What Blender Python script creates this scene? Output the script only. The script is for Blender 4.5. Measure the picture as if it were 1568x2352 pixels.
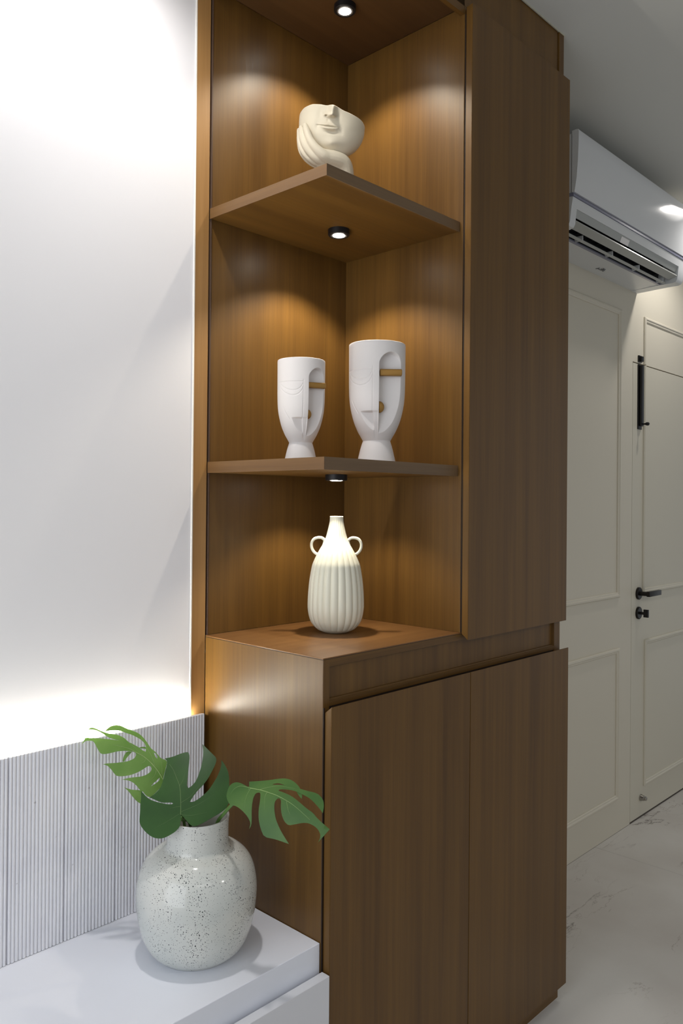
import bpy, bmesh, math, random
import numpy as np
from mathutils import Vector, Matrix, noise
from mathutils.geometry import delaunay_2d_cdt

random.seed(7)
S = bpy.context.scene
COL = S.collection
for o in list(bpy.data.objects):
    bpy.data.objects.remove(o)

# ------------------------------------------------------------------ camera
F_PX, CY = 1843.0, 1145.35
R_ = Vector((0.69122697, -0.72258512, 0.00871944))
U_ = Vector((-0.00979332, 0.00269806, 0.9999484))
F_ = Vector((0.72257136, 0.6912767, 0.00521153))
CAM = Vector((-1.0927, -1.0904, 1.35))
cd = bpy.data.cameras.new('camera'); cam = bpy.data.objects.new('camera', cd); COL.objects.link(cam)
cd.sensor_fit = 'VERTICAL'; cd.sensor_height = 36.0; cd.sensor_width = 24.0
cd.lens = F_PX / 2352 * 36.0
cd.shift_y = -(1176 - CY) / 2352
cd.clip_start = 0.05
m = Matrix((R_, U_, -F_)).transposed().to_4x4(); m.translation = CAM
cam.matrix_world = m
S.camera = cam

# ------------------------------------------------------------------ world, exposure
W = bpy.data.worlds.new('room_light'); S.world = W; W.use_nodes = True
bg = W.node_tree.nodes['Background']
bg.inputs['Color'].default_value = (0.90, 0.95, 1.0, 1); bg.inputs['Strength'].default_value = 0.37
S.view_settings.view_transform = 'Standard'; S.view_settings.look = 'None'
S.view_settings.exposure = 0.0; S.view_settings.gamma = 1.0; S.view_settings.use_curve_mapping = False
S.cycles.use_denoising = True
S.cycles.max_bounces = 10; S.cycles.diffuse_bounces = 6
S.cycles.sample_clamp_indirect = 4.0

def lamp(kind, name, loc, energy, color=(1, 1, 1), rot=(0, 0, 0), parent=None, **kw):
    l = bpy.data.lights.new(name, kind); l.energy = energy; l.color = color
    for k, v in kw.items(): setattr(l, k, v)
    o = bpy.data.objects.new(name, l); COL.objects.link(o)
    o.location = Vector(loc) - (Vector(parent.location) if parent else Vector()); o.rotation_euler = rot
    if parent: o.parent = parent
    return o

# lamps out of view: added soft fills and the hall downlight
lamp('AREA', 'left_cool_fill', (-2.9, -.55, 1.35), 35.0, (0.86, 0.92, 1.0), (0, math.radians(-90), 0), shape='RECTANGLE', size=2.4, size_y=2.0)  # unseen cool light added on the left to brighten ledge, vase and wall
lamp('SPOT', 'hall_downlight_beam', (1.0, -3.3, 2.6), 36.0, (1.0, .95, .90), (0, 0, 0), spot_size=math.radians(165), spot_blend=.5, shadow_soft_size=.06)
lamp('AREA', 'room_fill_light', (-1.3, -2.3, 2.55), 7.0, (1.0, 0.97, 0.95), (math.radians(35), 0, math.radians(-20)), shape='RECTANGLE', size=1.6, size_y=0.8)  # unseen soft fill added behind the camera to lift the room light

# ------------------------------------------------------------------ helpers
def mkobj(name, verts, faces, mat=None, parent=None, smooth=False, label=None, cat=None, group=None, kind=None, origin=None):
    me = bpy.data.meshes.new(name)
    V = np.array(verts, float)
    if origin is None:
        lo, hi = V.min(0), V.max(0); origin = ((lo[0]+hi[0])/2, (lo[1]+hi[1])/2, lo[2])
    origin = np.array(origin, float)
    me.from_pydata((V - origin).tolist(), [], faces); me.update()
    if smooth:
        me.polygons.foreach_set('use_smooth', [True]*len(me.polygons))
    o = bpy.data.objects.new(name, me); COL.objects.link(o)
    pw = Vector((0, 0, 0)); q = parent
    while q is not None: pw += q.location; q = q.parent
    o.location = Vector(origin) - pw
    if parent: o.parent = parent
    if mat: me.materials.append(mat)
    tag(o, label, cat, group, kind)
    return o

def tag(o, label=None, cat=None, group=None, kind=None):
    if label: o['label'] = label
    if cat: o['category'] = cat
    if group: o['group'] = group
    if kind: o['kind'] = kind
    return o

def thing(name, loc, label, cat, group=None):
    o = bpy.data.objects.new(name, None); COL.objects.link(o); o.location = loc
    o.empty_display_size = .05
    return tag(o, label, cat, group)

class MB:
    def __init__(s): s.v = []; s.f = []
    def add(s, v, f):
        n = len(s.v); s.v += [tuple(p) for p in v]; s.f += [tuple(i+n for i in g) for g in f]; return s
    def box(s, x0, x1, y0, y1, z0, z1, bev=0.0, seg=2):
        if x1 < x0: x0, x1 = x1, x0
        if y1 < y0: y0, y1 = y1, y0
        if z1 < z0: z0, z1 = z1, z0
        if bev <= 0:
            v = [(x, y, z) for z in (z0, z1) for y in (y0, y1) for x in (x0, x1)]
            return s.add(v, [(0, 2, 3, 1), (4, 5, 7, 6), (0, 1, 5, 4), (2, 6, 7, 3), (0, 4, 6, 2), (1, 3, 7, 5)])
        bm = bmesh.new(); bmesh.ops.create_cube(bm, size=1)
        for p in bm.verts:
            p.co = Vector(((x0+x1)/2+p.co.x*(x1-x0), (y0+y1)/2+p.co.y*(y1-y0), (z0+z1)/2+p.co.z*(z1-z0)))
        bmesh.ops.bevel(bm, geom=bm.edges[:], offset=min(bev, .45*min(x1-x0, y1-y0, z1-z0)), segments=seg, affect='EDGES', profile=.5)
        bm.verts.index_update()
        s.add([p.co[:] for p in bm.verts], [[q.index for q in f.verts] for f in bm.faces]); bm.free(); return s
    def prism(s, pts, z0, z1):
        n = len(pts)
        v = [(p[0], p[1], z0) for p in pts]+[(p[0], p[1], z1) for p in pts]
        return s.add(v, [tuple(range(n))[::-1], tuple(range(n, 2*n))]+[(i, (i+1) % n, n+(i+1) % n, n+i) for i in range(n)])
    def extrude_x(s, prof, x0, x1):      # closed profile of (y, z)
        n = len(prof)
        v = [(x0, p[0], p[1]) for p in prof]+[(x1, p[0], p[1]) for p in prof]
        return s.add(v, [tuple(range(n)), tuple(range(n, 2*n))[::-1]]+[(i, n+i, n+(i+1) % n, (i+1) % n) for i in range(n)])
    def tube(s, pts, rad, n=8, closed=False, cap=True):
        pts = [Vector(p) for p in pts]; m_ = len(pts)
        rad = rad if hasattr(rad, '__len__') else [rad]*m_
        ref = None; rings = []
        for i, p in enumerate(pts):
            a = pts[(i-1) % m_] if (closed or i) else p; b = pts[(i+1) % m_] if (closed or i < m_-1) else p
            t = (b-a).normalized()
            if ref is None:
                ref = t.cross(Vector((0.31, .2, .93)));
                if ref.length < .1: ref = t.cross(Vector((1, 0, 0)))
            ref = (ref - t*ref.dot(t)).normalized(); bi = t.cross(ref)
            rings.append([p+(ref*math.cos(k*math.tau/n)+bi*math.sin(k*math.tau/n))*rad[i] for k in range(n)])
        v = [q for r in rings for q in r]; f = []
        for i in range(m_ if closed else m_-1):
            for k in range(n):
                j = (i+1) % m_; f.append((i*n+k, i*n+(k+1) % n, j*n+(k+1) % n, j*n+k))
        if cap and not closed: f += [tuple(range(n))[::-1], tuple(range((m_-1)*n, m_*n))]
        return s.add(v, f)
    def lathe(s, prof, c, n=64, axis='z', scallop=None, closed=False):
        v = []; f = []
        for i, (r, h) in enumerate(prof):
            for k in range(n):
                a = k*math.tau/n; rr = r*(scallop(i, a) if scallop else 1)
                p = (rr*math.cos(a), rr*math.sin(a), h)
                if axis == 'y': p = (p[0], p[2], p[1])
                if axis == 'x': p = (p[2], p[0], p[1])
                v.append((c[0]+p[0], c[1]+p[1], c[2]+p[2]))
        m_ = len(prof)
        for i in range(m_ if closed else m_-1):
            j = (i+1) % m_
            for k in range(n):
                f.append((i*n+k, i*n+(k+1) % n, j*n+(k+1) % n, j*n+k))
        return s.add(v, f)
    def build(s, name, mat, parent=None, smooth=False, **kw):
        return mkobj(name, s.v, s.f, mat, parent, smooth, **kw)

def fix_normals(o):
    bm = bmesh.new(); bm.from_mesh(o.data); bmesh.ops.recalc_face_normals(bm, faces=bm.faces[:]); bm.to_mesh(o.data); bm.free(); return o

def box(name, a, mat, parent=None, bev=0.0, **kw):
    return MB().box(*a, bev=bev).build(name, mat, parent, **kw)

def smooth_angle(o, deg=35):
    me = o.data
    me.polygons.foreach_set('use_smooth', [True]*len(me.polygons))
    bm = bmesh.new(); bm.from_mesh(me)
    for e in bm.edges:
        if len(e.link_faces) == 2 and e.calc_face_angle(0) > math.radians(deg): e.smooth = False
    bm.to_mesh(me); bm.free(); return o

# ------------------------------------------------------------------ materials
def mat(name):
    mt = bpy.data.materials.new(name); mt.use_nodes = True
    nt = mt.node_tree; b = nt.nodes['Principled BSDF']
    return mt, nt, b

def N(nt, t, **kw):
    n = nt.nodes.new(t)
    for k, v in kw.items(): setattr(n, k, v)
    return n

def srgb(r, g, b):
    f = lambda c: (c/255/12.92) if c/255 <= .04045 else ((c/255+.055)/1.055)**2.4
    return (f(r), f(g), f(b), 1)

def ramp(nt, stops, interp='LINEAR'):
    r = N(nt, 'ShaderNodeValToRGB'); r.color_ramp.interpolation = interp
    e = r.color_ramp.elements
    while len(e) < len(stops): e.new(.5)
    for i, (p, c) in enumerate(stops): e[i].position = p; e[i].color = c
    return r

def simple(name, col, rough=.5, spec=.5, metal=0.0, bump=0.0, bscale=200, coat=0.0, var=0.0, emit=None, estr=0.0, sub=0.0):
    mt, nt, b = mat(name)
    b.inputs['Base Color'].default_value = col; b.inputs['Roughness'].default_value = rough
    b.inputs['Specular IOR Level'].default_value = spec; b.inputs['Metallic'].default_value = metal
    b.inputs['Coat Weight'].default_value = coat; b.inputs['Coat Roughness'].default_value = .05
    tc = N(nt, 'ShaderNodeTexCoord')
    if var > 0:
        no = N(nt, 'ShaderNodeTexNoise'); no.inputs['Scale'].default_value = 3.0; no.inputs['Detail'].default_value = 5
        nt.links.new(tc.outputs['Object'], no.inputs['Vector'])
        r = ramp(nt, [(.3, tuple(c*(1-var) for c in col[:3])+(1,)), (.7, tuple(min(1, c*(1+var)) for c in col[:3])+(1,))])
        nt.links.new(no.outputs['Fac'], r.inputs['Fac']); nt.links.new(r.outputs['Color'], b.inputs['Base Color'])
    if bump > 0:
        no = N(nt, 'ShaderNodeTexNoise'); no.inputs['Scale'].default_value = bscale; no.inputs['Detail'].default_value = 3
        nt.links.new(tc.outputs['Object'], no.inputs['Vector'])
        bp = N(nt, 'ShaderNodeBump'); bp.inputs['Strength'].default_value = bump; bp.inputs['Distance'].default_value = .001
        nt.links.new(no.outputs['Fac'], bp.inputs['Height']); nt.links.new(bp.outputs['Normal'], b.inputs['Normal'])
    if emit:
        b.inputs['Emission Color'].default_value = emit; b.inputs['Emission Strength'].default_value = estr
    if sub > 0:
        b.inputs['Subsurface Weight'].default_value = sub; b.inputs['Subsurface Radius'].default_value = (.01, .006, .003)
    return mt

def wood(name, axis='z', dark=(.083, .0385, .0085, 1), light=(.160, .080, .0165, 1), rough=.36, gain=1.0):
    mt, nt, b = mat(name)
    tc = N(nt, 'ShaderNodeTexCoord'); oi = N(nt, 'ShaderNodeObjectInfo')
    off = N(nt, 'ShaderNodeVectorMath', operation='SCALE'); off.inputs[0].default_value = (3.1, 5.7, 2.3)
    nt.links.new(oi.outputs['Random'], off.inputs['Scale'])
    ad = N(nt, 'ShaderNodeVectorMath', operation='ADD')
    nt.links.new(tc.outputs['Object'], ad.inputs[0]); nt.links.new(off.outputs[0], ad.inputs[1])
    def noise_(across, along, detail, dist=0.0):
        mp = N(nt, 'ShaderNodeMapping')
        s = {'z': (across, across, along), 'x': (along, across, across), 'y': (across, along, across)}[axis]
        mp.inputs['Scale'].default_value = s
        nt.links.new(ad.outputs[0], mp.inputs['Vector'])
        n = N(nt, 'ShaderNodeTexNoise'); n.inputs['Scale'].default_value = 1; n.inputs['Detail'].default_value = detail
        n.inputs['Distortion'].default_value = dist
        nt.links.new(mp.outputs[0], n.inputs['Vector']); return n.outputs['Fac']
    band = noise_(14, .5, 2, .2); grain = noise_(75, 1.6, 5, .3); fine = noise_(420, 9, 3)
    def mixv(a, b_, f):
        mx = N(nt, 'ShaderNodeMix', data_type='FLOAT'); mx.inputs['Factor'].default_value = f
        nt.links.new(a, mx.inputs['A']); nt.links.new(b_, mx.inputs['B']); return mx.outputs['Result']
    v = mixv(mixv(band, grain, .45), fine, .22)
    r = ramp(nt, [(.32, dark), (.66, light)])
    nt.links.new(v, r.inputs['Fac'])
    nt.links.new(r.outputs['Color'], b.inputs['Base Color'])
    b.inputs['Roughness'].default_value = rough; b.inputs['Specular IOR Level'].default_value = .38
    rr = N(nt, 'ShaderNodeMapRange'); rr.inputs['To Min'].default_value = rough-.05; rr.inputs['To Max'].default_value = rough+.09
    nt.links.new(fine, rr.inputs['Value']); nt.links.new(rr.outputs[0], b.inputs['Roughness'])
    bp = N(nt, 'ShaderNodeBump'); bp.inputs['Strength'].default_value = .10; bp.inputs['Distance'].default_value = .0006
    nt.links.new(grain, bp.inputs['Height']); nt.links.new(bp.outputs['Normal'], b.inputs['Normal'])
    return mt

WOOD = wood('walnut_veneer'); WOOD_X = wood('walnut_veneer_lengthwise', 'x'); WOOD_Y = wood('walnut_veneer_crosswise', 'y')
WOOD_DARK = simple('dark_joint_wood', (.02, .009, .004, 1), .6)
BAND = wood('shelf_edge_wood', 'y', (.105, .053, .020, 1), (.165, .088, .034, 1), .42)
BAND_X = wood('shelf_front_edge_wood', 'x', (.11, .066, .033, 1), (.175, .11, .057, 1), .42)
WHITE_WALL = simple('white_wall_laminate', srgb(236, 235, 238), .42, .35)
CREAM = simple('cream_wall_paint', srgb(214, 207, 190), .45, .35, bump=.03, bscale=120)
CREAM_D = simple('cream_door_paint', srgb(211, 205, 188), .45, .35, bump=.03, bscale=120)
CEIL = simple('ceiling_paint', srgb(205, 205, 200), .8, .2)
QUARTZ = simple('white_quartz', srgb(229, 232, 241), .16, .5, var=.03)
LAMI = simple('white_laminate', srgb(214, 215, 220), .3, .45)
BISQUE = simple('matte_white_ceramic', srgb(220, 215, 213), .62, .3, bump=.06, bscale=900)
CREAMC = simple('cream_glazed_ceramic', srgb(226, 224, 206), .38, .45, bump=.05, bscale=60)
STONE = simple('beige_stone_ceramic', srgb(212, 202, 180), .62, .3, bump=.12, bscale=700, var=.04)
GOLD = simple('brushed_gold', (.36, .20, .055, 1), .42, .5, metal=.75, bump=.1, bscale=400)
BLACKM = simple('black_metal', (.012, .011, .012, 1), .38, .5, metal=.3)
BRONZE = simple('dark_bronze', (.022, .019, .017, 1), .35, .5, metal=.6)
CHROME = simple('brushed_nickel', (.42, .40, .37, 1), .22, .5, metal=1.0)
ACW = simple('ac_white_plastic', srgb(222, 224, 226), .12, .5)
ACG = simple('ac_body_plastic', srgb(214, 216, 217), .3, .45)
ACB = simple('ac_blue_grey_trim', srgb(128, 130, 150), .3, .5)
ACD = simple('ac_dark_vent', (.006, .006, .008, 1), .5)
ACF = simple('ac_grey_flap', srgb(170, 172, 168), .35, .45)
PAPER = simple('white_sticker', srgb(240, 236, 234), .6)
INK = simple('grey_print', srgb(120, 120, 120), .6)
GROUT = simple('pale_grout', srgb(150, 142, 134), .8)
BULB = simple('lamp_diffuser', (1, 1, 1, 1), .5, emit=(1, .95, .86, 1), estr=60.0)
BULB_C = simple('ceiling_lamp_diffuser', (1, 1, 1, 1), .5, emit=(1, .95, .90, 1), estr=34.0)
LEDM = simple('led_strip_glow', (1, 1, 1, 1), .5, emit=(1.0, .955, .83, 1), estr=240.0)

def ribbed():
    mt, nt, b = mat('pale_grey_stone_tile')
    tc = N(nt, 'ShaderNodeTexCoord'); no = N(nt, 'ShaderNodeTexNoise'); no.inputs['Scale'].default_value = 9; no.inputs['Detail'].default_value = 6
    nt.links.new(tc.outputs['Object'], no.inputs['Vector'])
    r = ramp(nt, [(.3, srgb(230, 230, 236)), (.55, srgb(238, 238, 242)), (.75, srgb(243, 242, 244))])
    nt.links.new(no.outputs['Fac'], r.inputs['Fac'])
    n2 = N(nt, 'ShaderNodeTexNoise'); n2.inputs['Scale'].default_value = 90; n2.inputs['Detail'].default_value = 2
    nt.links.new(tc.outputs['Object'], n2.inputs['Vector'])
    r2 = ramp(nt, [(.74, (1, 1, 1, 1)), (.80, (.55, .53, .52, 1))])
    nt.links.new(n2.outputs['Fac'], r2.inputs['Fac'])
    mx = N(nt, 'ShaderNodeMix', data_type='RGBA', blend_type='MULTIPLY'); mx.inputs['Factor'].default_value = .6
    nt.links.new(r.outputs['Color'], mx.inputs['A']); nt.links.new(r2.outputs['Color'], mx.inputs['B'])
    nt.links.new(mx.outputs['Result'], b.inputs['Base Color'])
    b.inputs['Roughness'].default_value = .5; b.inputs['Specular IOR Level'].default_value = .35
    return mt
RIB = ribbed()

def speckle():
    mt, nt, b = mat('speckled_glaze')
    tc = N(nt, 'ShaderNodeTexCoord')
    base = N(nt, 'ShaderNodeTexNoise'); base.inputs['Scale'].default_value = 9; base.inputs['Detail'].default_value = 3
    nt.links.new(tc.outputs['Object'], base.inputs['Vector'])
    r = ramp(nt, [(.3, srgb(192, 196, 192)), (.7, srgb(214, 213, 206))]); nt.links.new(base.outputs['Fac'], r.inputs['Fac'])
    col = r.outputs['Color']
    clump = N(nt, 'ShaderNodeTexNoise'); clump.inputs['Scale'].default_value = 22; clump.inputs['Detail'].default_value = 3
    nt.links.new(tc.outputs['Object'], clump.inputs['Vector'])
    for sc, lo, hi, dk in ((290, .02, .36, (.035, .04, .045, 1)), (500, .02, .42, (.07, .075, .08, 1))):
        vo = N(nt, 'ShaderNodeTexVoronoi'); vo.inputs['Scale'].default_value = sc; vo.inputs['Randomness'].default_value = 1
        nt.links.new(tc.outputs['Object'], vo.inputs['Vector'])
        # spot radius from the cell's own colour and the clumping noise
        sep = N(nt, 'ShaderNodeSeparateColor'); nt.links.new(vo.outputs['Color'], sep.inputs['Color'])
        p = N(nt, 'ShaderNodeMath', operation='POWER'); nt.links.new(sep.outputs[0], p.inputs[0]); p.inputs[1].default_value = 1.9
        cl = N(nt, 'ShaderNodeMapRange'); cl.inputs['From Min'].default_value = .38; cl.inputs['From Max'].default_value = .66
        cl.inputs['To Min'].default_value = .62; cl.inputs['To Max'].default_value = 1.08
        nt.links.new(clump.outputs['Fac'], cl.inputs['Value'])
        ml = N(nt, 'ShaderNodeMath', operation='MULTIPLY'); nt.links.new(p.outputs[0], ml.inputs[0]); nt.links.new(cl.outputs[0], ml.inputs[1])
        th = N(nt, 'ShaderNodeMath', operation='MULTIPLY_ADD'); nt.links.new(ml.outputs[0], th.inputs[0]); th.inputs[1].default_value = hi*1.15; th.inputs[2].default_value = lo-.06
        lt = N(nt, 'ShaderNodeMath', operation='LESS_THAN'); nt.links.new(vo.outputs['Distance'], lt.inputs[0]); nt.links.new(th.outputs[0], lt.inputs[1])
        mx = N(nt, 'ShaderNodeMix', data_type='RGBA'); nt.links.new(lt.outputs[0], mx.inputs['Factor'])
        nt.links.new(col, mx.inputs['A']); mx.inputs['B'].default_value = dk; col = mx.outputs['Result']
    nt.links.new(col, b.inputs['Base Color'])
    b.inputs['Roughness'].default_value = .1; b.inputs['Specular IOR Level'].default_value = .5
    return mt
SPECK = speckle()
VASE_IN = simple('pale_inner_glaze', srgb(222, 220, 214), .2, .5)

def marble():
    mt, nt, b = mat('veined_white_marble')
    tc = N(nt, 'ShaderNodeTexCoord'); oi = N(nt, 'ShaderNodeObjectInfo')
    g = N(nt, 'ShaderNodeNewGeometry')
    big = N(nt, 'ShaderNodeTexNoise'); big.inputs['Scale'].default_value = 1.6; big.inputs['Detail'].default_value = 6
    nt.links.new(g.outputs['Position'], big.inputs['Vector'])
    r = ramp(nt, [(.35, srgb(196, 190, 184)), (.62, srgb(214, 211, 206))]); nt.links.new(big.outputs['Fac'], r.inputs['Fac'])
    col = r.outputs['Color']
    for sc, w, st, cc in ((1.3, .0055, .85, srgb(96, 84, 78)), (3.1, .0045, .7, srgb(122, 106, 98))):
        dn = N(nt, 'ShaderNodeTexNoise'); dn.inputs['Scale'].default_value = sc; dn.inputs['Detail'].default_value = 8; dn.inputs['Roughness'].default_value = .62
        dn.inputs['Distortion'].default_value = .5
        mp = N(nt, 'ShaderNodeMapping'); mp.inputs['Rotation'].default_value = (0, 0, .7); mp.inputs['Scale'].default_value = (.55, 1.5, 1); mp.inputs['Location'].default_value = (sc, 2*sc, 0)
        nt.links.new(g.outputs['Position'], mp.inputs['Vector']); nt.links.new(mp.outputs[0], dn.inputs['Vector'])
        s1 = N(nt, 'ShaderNodeMath', operation='SUBTRACT'); nt.links.new(dn.outputs['Fac'], s1.inputs[0]); s1.inputs[1].default_value = .5
        ab = N(nt, 'ShaderNodeMath', operation='ABSOLUTE'); nt.links.new(s1.outputs[0], ab.inputs[0])
        rv = ramp(nt, [(0, (1, 1, 1, 1)), (w, (0, 0, 0, 1))]); nt.links.new(ab.outputs[0], rv.inputs['Fac'])
        gate = N(nt, 'ShaderNodeTexNoise'); gate.inputs['Scale'].default_value = 3.3; nt.links.new(mp.outputs[0], gate.inputs['Vector'])
        rg = ramp(nt, [(.48, (0, 0, 0, 1)), (.62, (1, 1, 1, 1))]); nt.links.new(gate.outputs['Fac'], rg.inputs['Fac'])
        ml = N(nt, 'ShaderNodeMath', operation='MULTIPLY'); nt.links.new(rv.outputs['Color'], ml.inputs[0]); nt.links.new(rg.outputs['Color'], ml.inputs[1])
        m2 = N(nt, 'ShaderNodeMath', operation='MULTIPLY'); nt.links.new(ml.outputs[0], m2.inputs[0]); m2.inputs[1].default_value = st
        mx = N(nt, 'ShaderNodeMix', data_type='RGBA'); nt.links.new(m2.outputs[0], mx.inputs['Factor'])
        nt.links.new(col, mx.inputs['A']); mx.inputs['B'].default_value = cc; col = mx.outputs['Result']
    nt.links.new(col, b.inputs['Base Color'])
    b.inputs['Roughness'].default_value = .28; b.inputs['Specular IOR Level'].default_value = .4
    return mt
MARBLE = marble()

def leafmat(name, c0, c1):
    mt, nt, b = mat(name)
    tc = N(nt, 'ShaderNodeTexCoord'); no = N(nt, 'ShaderNodeTexNoise'); no.inputs['Scale'].default_value = 14; no.inputs['Detail'].default_value = 4
    nt.links.new(tc.outputs['Object'], no.inputs['Vector'])
    r = ramp(nt, [(.3, c0), (.7, c1)]); nt.links.new(no.outputs['Fac'], r.inputs['Fac']); nt.links.new(r.outputs['Color'], b.inputs['Base Color'])
    b.inputs['Roughness'].default_value = .36; b.inputs['Specular IOR Level'].default_value = .4
    out = nt.nodes['Material Output']
    tr = N(nt, 'ShaderNodeBsdfTranslucent'); tr.inputs['Color'].default_value = tuple(min(1, c*k) for c, k in zip(c1[:3], (1.9, 1.7, .9)))+(1,)
    mx = N(nt, 'ShaderNodeMixShader'); mx.inputs[0].default_value = .25
    nt.links.new(b.outputs[0], mx.inputs[1]); nt.links.new(tr.outputs[0], mx.inputs[2]); nt.links.new(mx.outputs[0], out.inputs['Surface'])
    return mt
LEAF_D = leafmat('dark_green_leaf', srgb(40, 74, 34), srgb(56, 94, 42))
LEAF_L = leafmat('light_green_leaf', srgb(98, 138, 62), srgb(130, 164, 88))
LEAF_M = leafmat('mid_green_leaf', srgb(58, 98, 40), srgb(86, 122, 54))
VEIN = simple('pale_leaf_vein', srgb(88, 116, 64), .45)
VEIN_L = simple('light_leaf_vein', srgb(134, 160, 92), .45)
STEM = simple('green_stem', srgb(84, 120, 56), .4)

# ------------------------------------------------------------------ setting
YW = 0.3734          # plane of the long wall
ZC = 2.645           # ceiling height
floor = box('floor', (-3.0, 4.6, -3.6, .45, -.06, -.004), GROUT, kind='structure')
for i, (x0, x1) in enumerate(((-2.9, -1.7), (-1.7, -.5), (-.5, .7), (.7, 1.9), (1.9, 3.1), (3.1, 4.3))):
    for (y0, y1) in ((YW-1.2, YW), (YW-2.4, YW-1.2), (YW-3.6, YW-2.4)):
        box('tile', (x0+.0007, x1-.0007, y0+.0007, y1-.0007, -.004, 0), MARBLE, floor, bev=.0006)
ceiling = box('ceiling', (-3.0, 4.6, -3.6, .45, ZC, ZC+.06), CEIL, kind='structure')
MB().lathe([(.0001, 0), (.0016, .0002), (.0016, .001)], (1.32, -.18, ZC-.001), 10).build('screw_hole', BLACKM, ceiling)
wall_left = box('wall_left', (-3.0, -.0395, YW+.001, YW+.09, 0, ZC), WHITE_WALL, kind='structure')
# a bright filler bead where the white wall meets the wooden post
box('filler_bead', (-.0415, -.0385, YW-.0012, YW+.004, .87, ZC-.001), simple('white_filler', srgb(245, 240, 232), .5), wall_left)
# panelled wall with a door opening
DX0, DX1, DZ = 2.221, 3.12, 1.960
wr = MB()
wr.box(.0, .95, YW+.021, YW+.09, 0, ZC); wr.box(.95, DX0-.0030, YW, YW+.09, 0, ZC); wr.box(DX0-.0030, DX1+.0015, YW, YW+.09, DZ+.002, ZC); wr.box(DX1+.0015, 4.6, YW, YW+.09, 0, ZC)
wall_right = wr.build('wall_right', CREAM, kind='structure')

MPROF = [(0, 0), (0, .005), (.004, .009), (.010, .0095), (.014, .006), (.019, .0055), (.022, .003), (.022, 0)]
def frame(name, x0, x1, z0, z1, y, parent, mt, open_top=False, open_bottom=False):
    """moulding frame standing proud of the plane y, outer size x0..x1, z0..z1"""
    v = []; f = []; n = len(MPROF)
    cs = [(x0, z0, 1, 1), (x0, z1, 1, -1), (x1, z1, -1, -1), (x1, z0, -1, 1)]
    if open_top: cs = [(x0, z1, 1, 0), (x0, z0, 1, 1), (x1, z0, -1, 1), (x1, z1, -1, 0)]
    if open_bottom: cs = [(x0, z0, 1, 0), (x0, z1, 1, -1), (x1, z1, -1, -1), (x1, z0, -1, 0)]
    for (cx, cz, sx, sz) in cs:
        for (w, h) in MPROF: v.append((cx+sx*w, y-h, cz+sz*w))
    m_ = 4; closed = not (open_top or open_bottom)
    for i in range(m_ if closed else m_-1):
        j = (i+1) % m_
        for k in range(n-1): f.append((i*n+k, i*n+k+1, j*n+k+1, j*n+k))
    if not closed: f += [tuple(range(n)), tuple(range(3*n, 4*n))[::-1]]
    return fix_normals(mkobj(name, v, f, mt, parent))
frame('moulding_frame', 1.10, 2.098, .970, 2.158, YW, wall_right, CREAM)
frame('moulding_frame', 1.10, 2.098, .137, .762, YW, wall_right, CREAM)
frame('moulding_frame', 2.326, 3.02, DZ+.003, 2.169, YW, wall_right, CREAM, open_bottom=True)
door = thing('door_1', (2.67, YW, 0), 'flush cream panelled door beside the air conditioner wall with a dark lever handle', 'door')
door['kind'] = 'structure'; del door['category']
box('door_leaf', (DX0, DX1, YW-.0002, YW+.0178, .006, DZ-.0025), CREAM_D, door, bev=.001)
frame('moulding_frame', 2.326, 3.02, .968, DZ-.003, YW-.0002, door, CREAM_D, open_top=True)
frame('moulding_frame', 2.350, 3.02, .130, .765, YW-.0002, door, CREAM_D)
box('gap_liner', (DX0-.004, DX1+.001, YW+.018, YW+.0385, .001, DZ+.003), BLACKM, door)
# lever handle
def rosette(c, name):
    return smooth_angle(MB().lathe([(.0001, -.009), (.024, -.009), (.0265, -.007), (.0265, 0), (.0001, 0)], c, 40, 'y').build(name, BRONZE, door))
hz = .972
h = rosette((2.287, YW-.0004, hz), 'handle_rosette')
lv = MB().tube([(2.287, YW-.009, hz), (2.287, YW-.044, hz)], .0095, 16)
lv.box(2.277, 2.402, YW-.055, YW-.041, hz-.011, hz+.011, bev=.0015)
smooth_angle(lv.build('lever', BRONZE, h))
lz = .888
lr = rosette((2.287, YW-.0004, lz), 'lock_rosette')
lk = MB().tube([(2.287, YW-.009, lz), (2.287, YW-.028, lz)], .006, 12)
lk.prism([(2.282, YW-.046), (2.292, YW-.046), (2.292, YW-.026), (2.282, YW-.026)], lz-.016, lz+.017)
smooth_angle(lk.build('thumb_turn', BLACKM, lr))
# tower bolt at the head of the door
tb = MB().box(2.268, 2.302, YW-.006, YW-.0004, DZ+.006, DZ+.034, bev=.001)
tb.box(2.274, 2.296, YW-.016, YW-.006, DZ+.008, DZ+.030, bev=.002)
smooth_angle(tb.build('bolt_keeper', BLACKM, door))
tb = MB().box(2.266, 2.304, YW-.005, YW-.0004, 1.677, DZ-.005, bev=.001)
tb.box(2.273, 2.297, YW-.017, YW-.005, 1.690, DZ-.008, bev=.003)
bb = smooth_angle(tb.build('bolt_barrel', BLACKM, door))
kn = MB().tube([(2.285, YW-.015, 1.699), (2.285, YW-.026, 1.699), (2.285, YW-.034, 1.699), (2.285, YW-.041, 1.699), (2.285, YW-.045, 1.699)], [.003, .0035, .0075, .0075, .004], 14)
smooth_angle(kn.build('bolt_knob', BLACKM, bb), 60)
for (x, z) in ((2.300, DZ+.022), (2.300, DZ-.018), (2.300, 1.735), (2.283, 1.700)):
    MB().lathe([(.0001, -.0022), (.0018, -.0022), (.0024, -.0012), (.0024, 0)], (x+.0, YW-.0035, z), 10, 'y').build('screw', CHROME, door)
st = MB().lathe([(.0001, 0), (.0145, 0), (.0145, -.003), (.0115, -.011), (.0105, -.018), (.008, -.0195), (.009, -.021), (.009, -.0255), (.0065, -.027), (.0001, -.027)], (2.325, YW-.0004, .086), 32, 'y')
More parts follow.
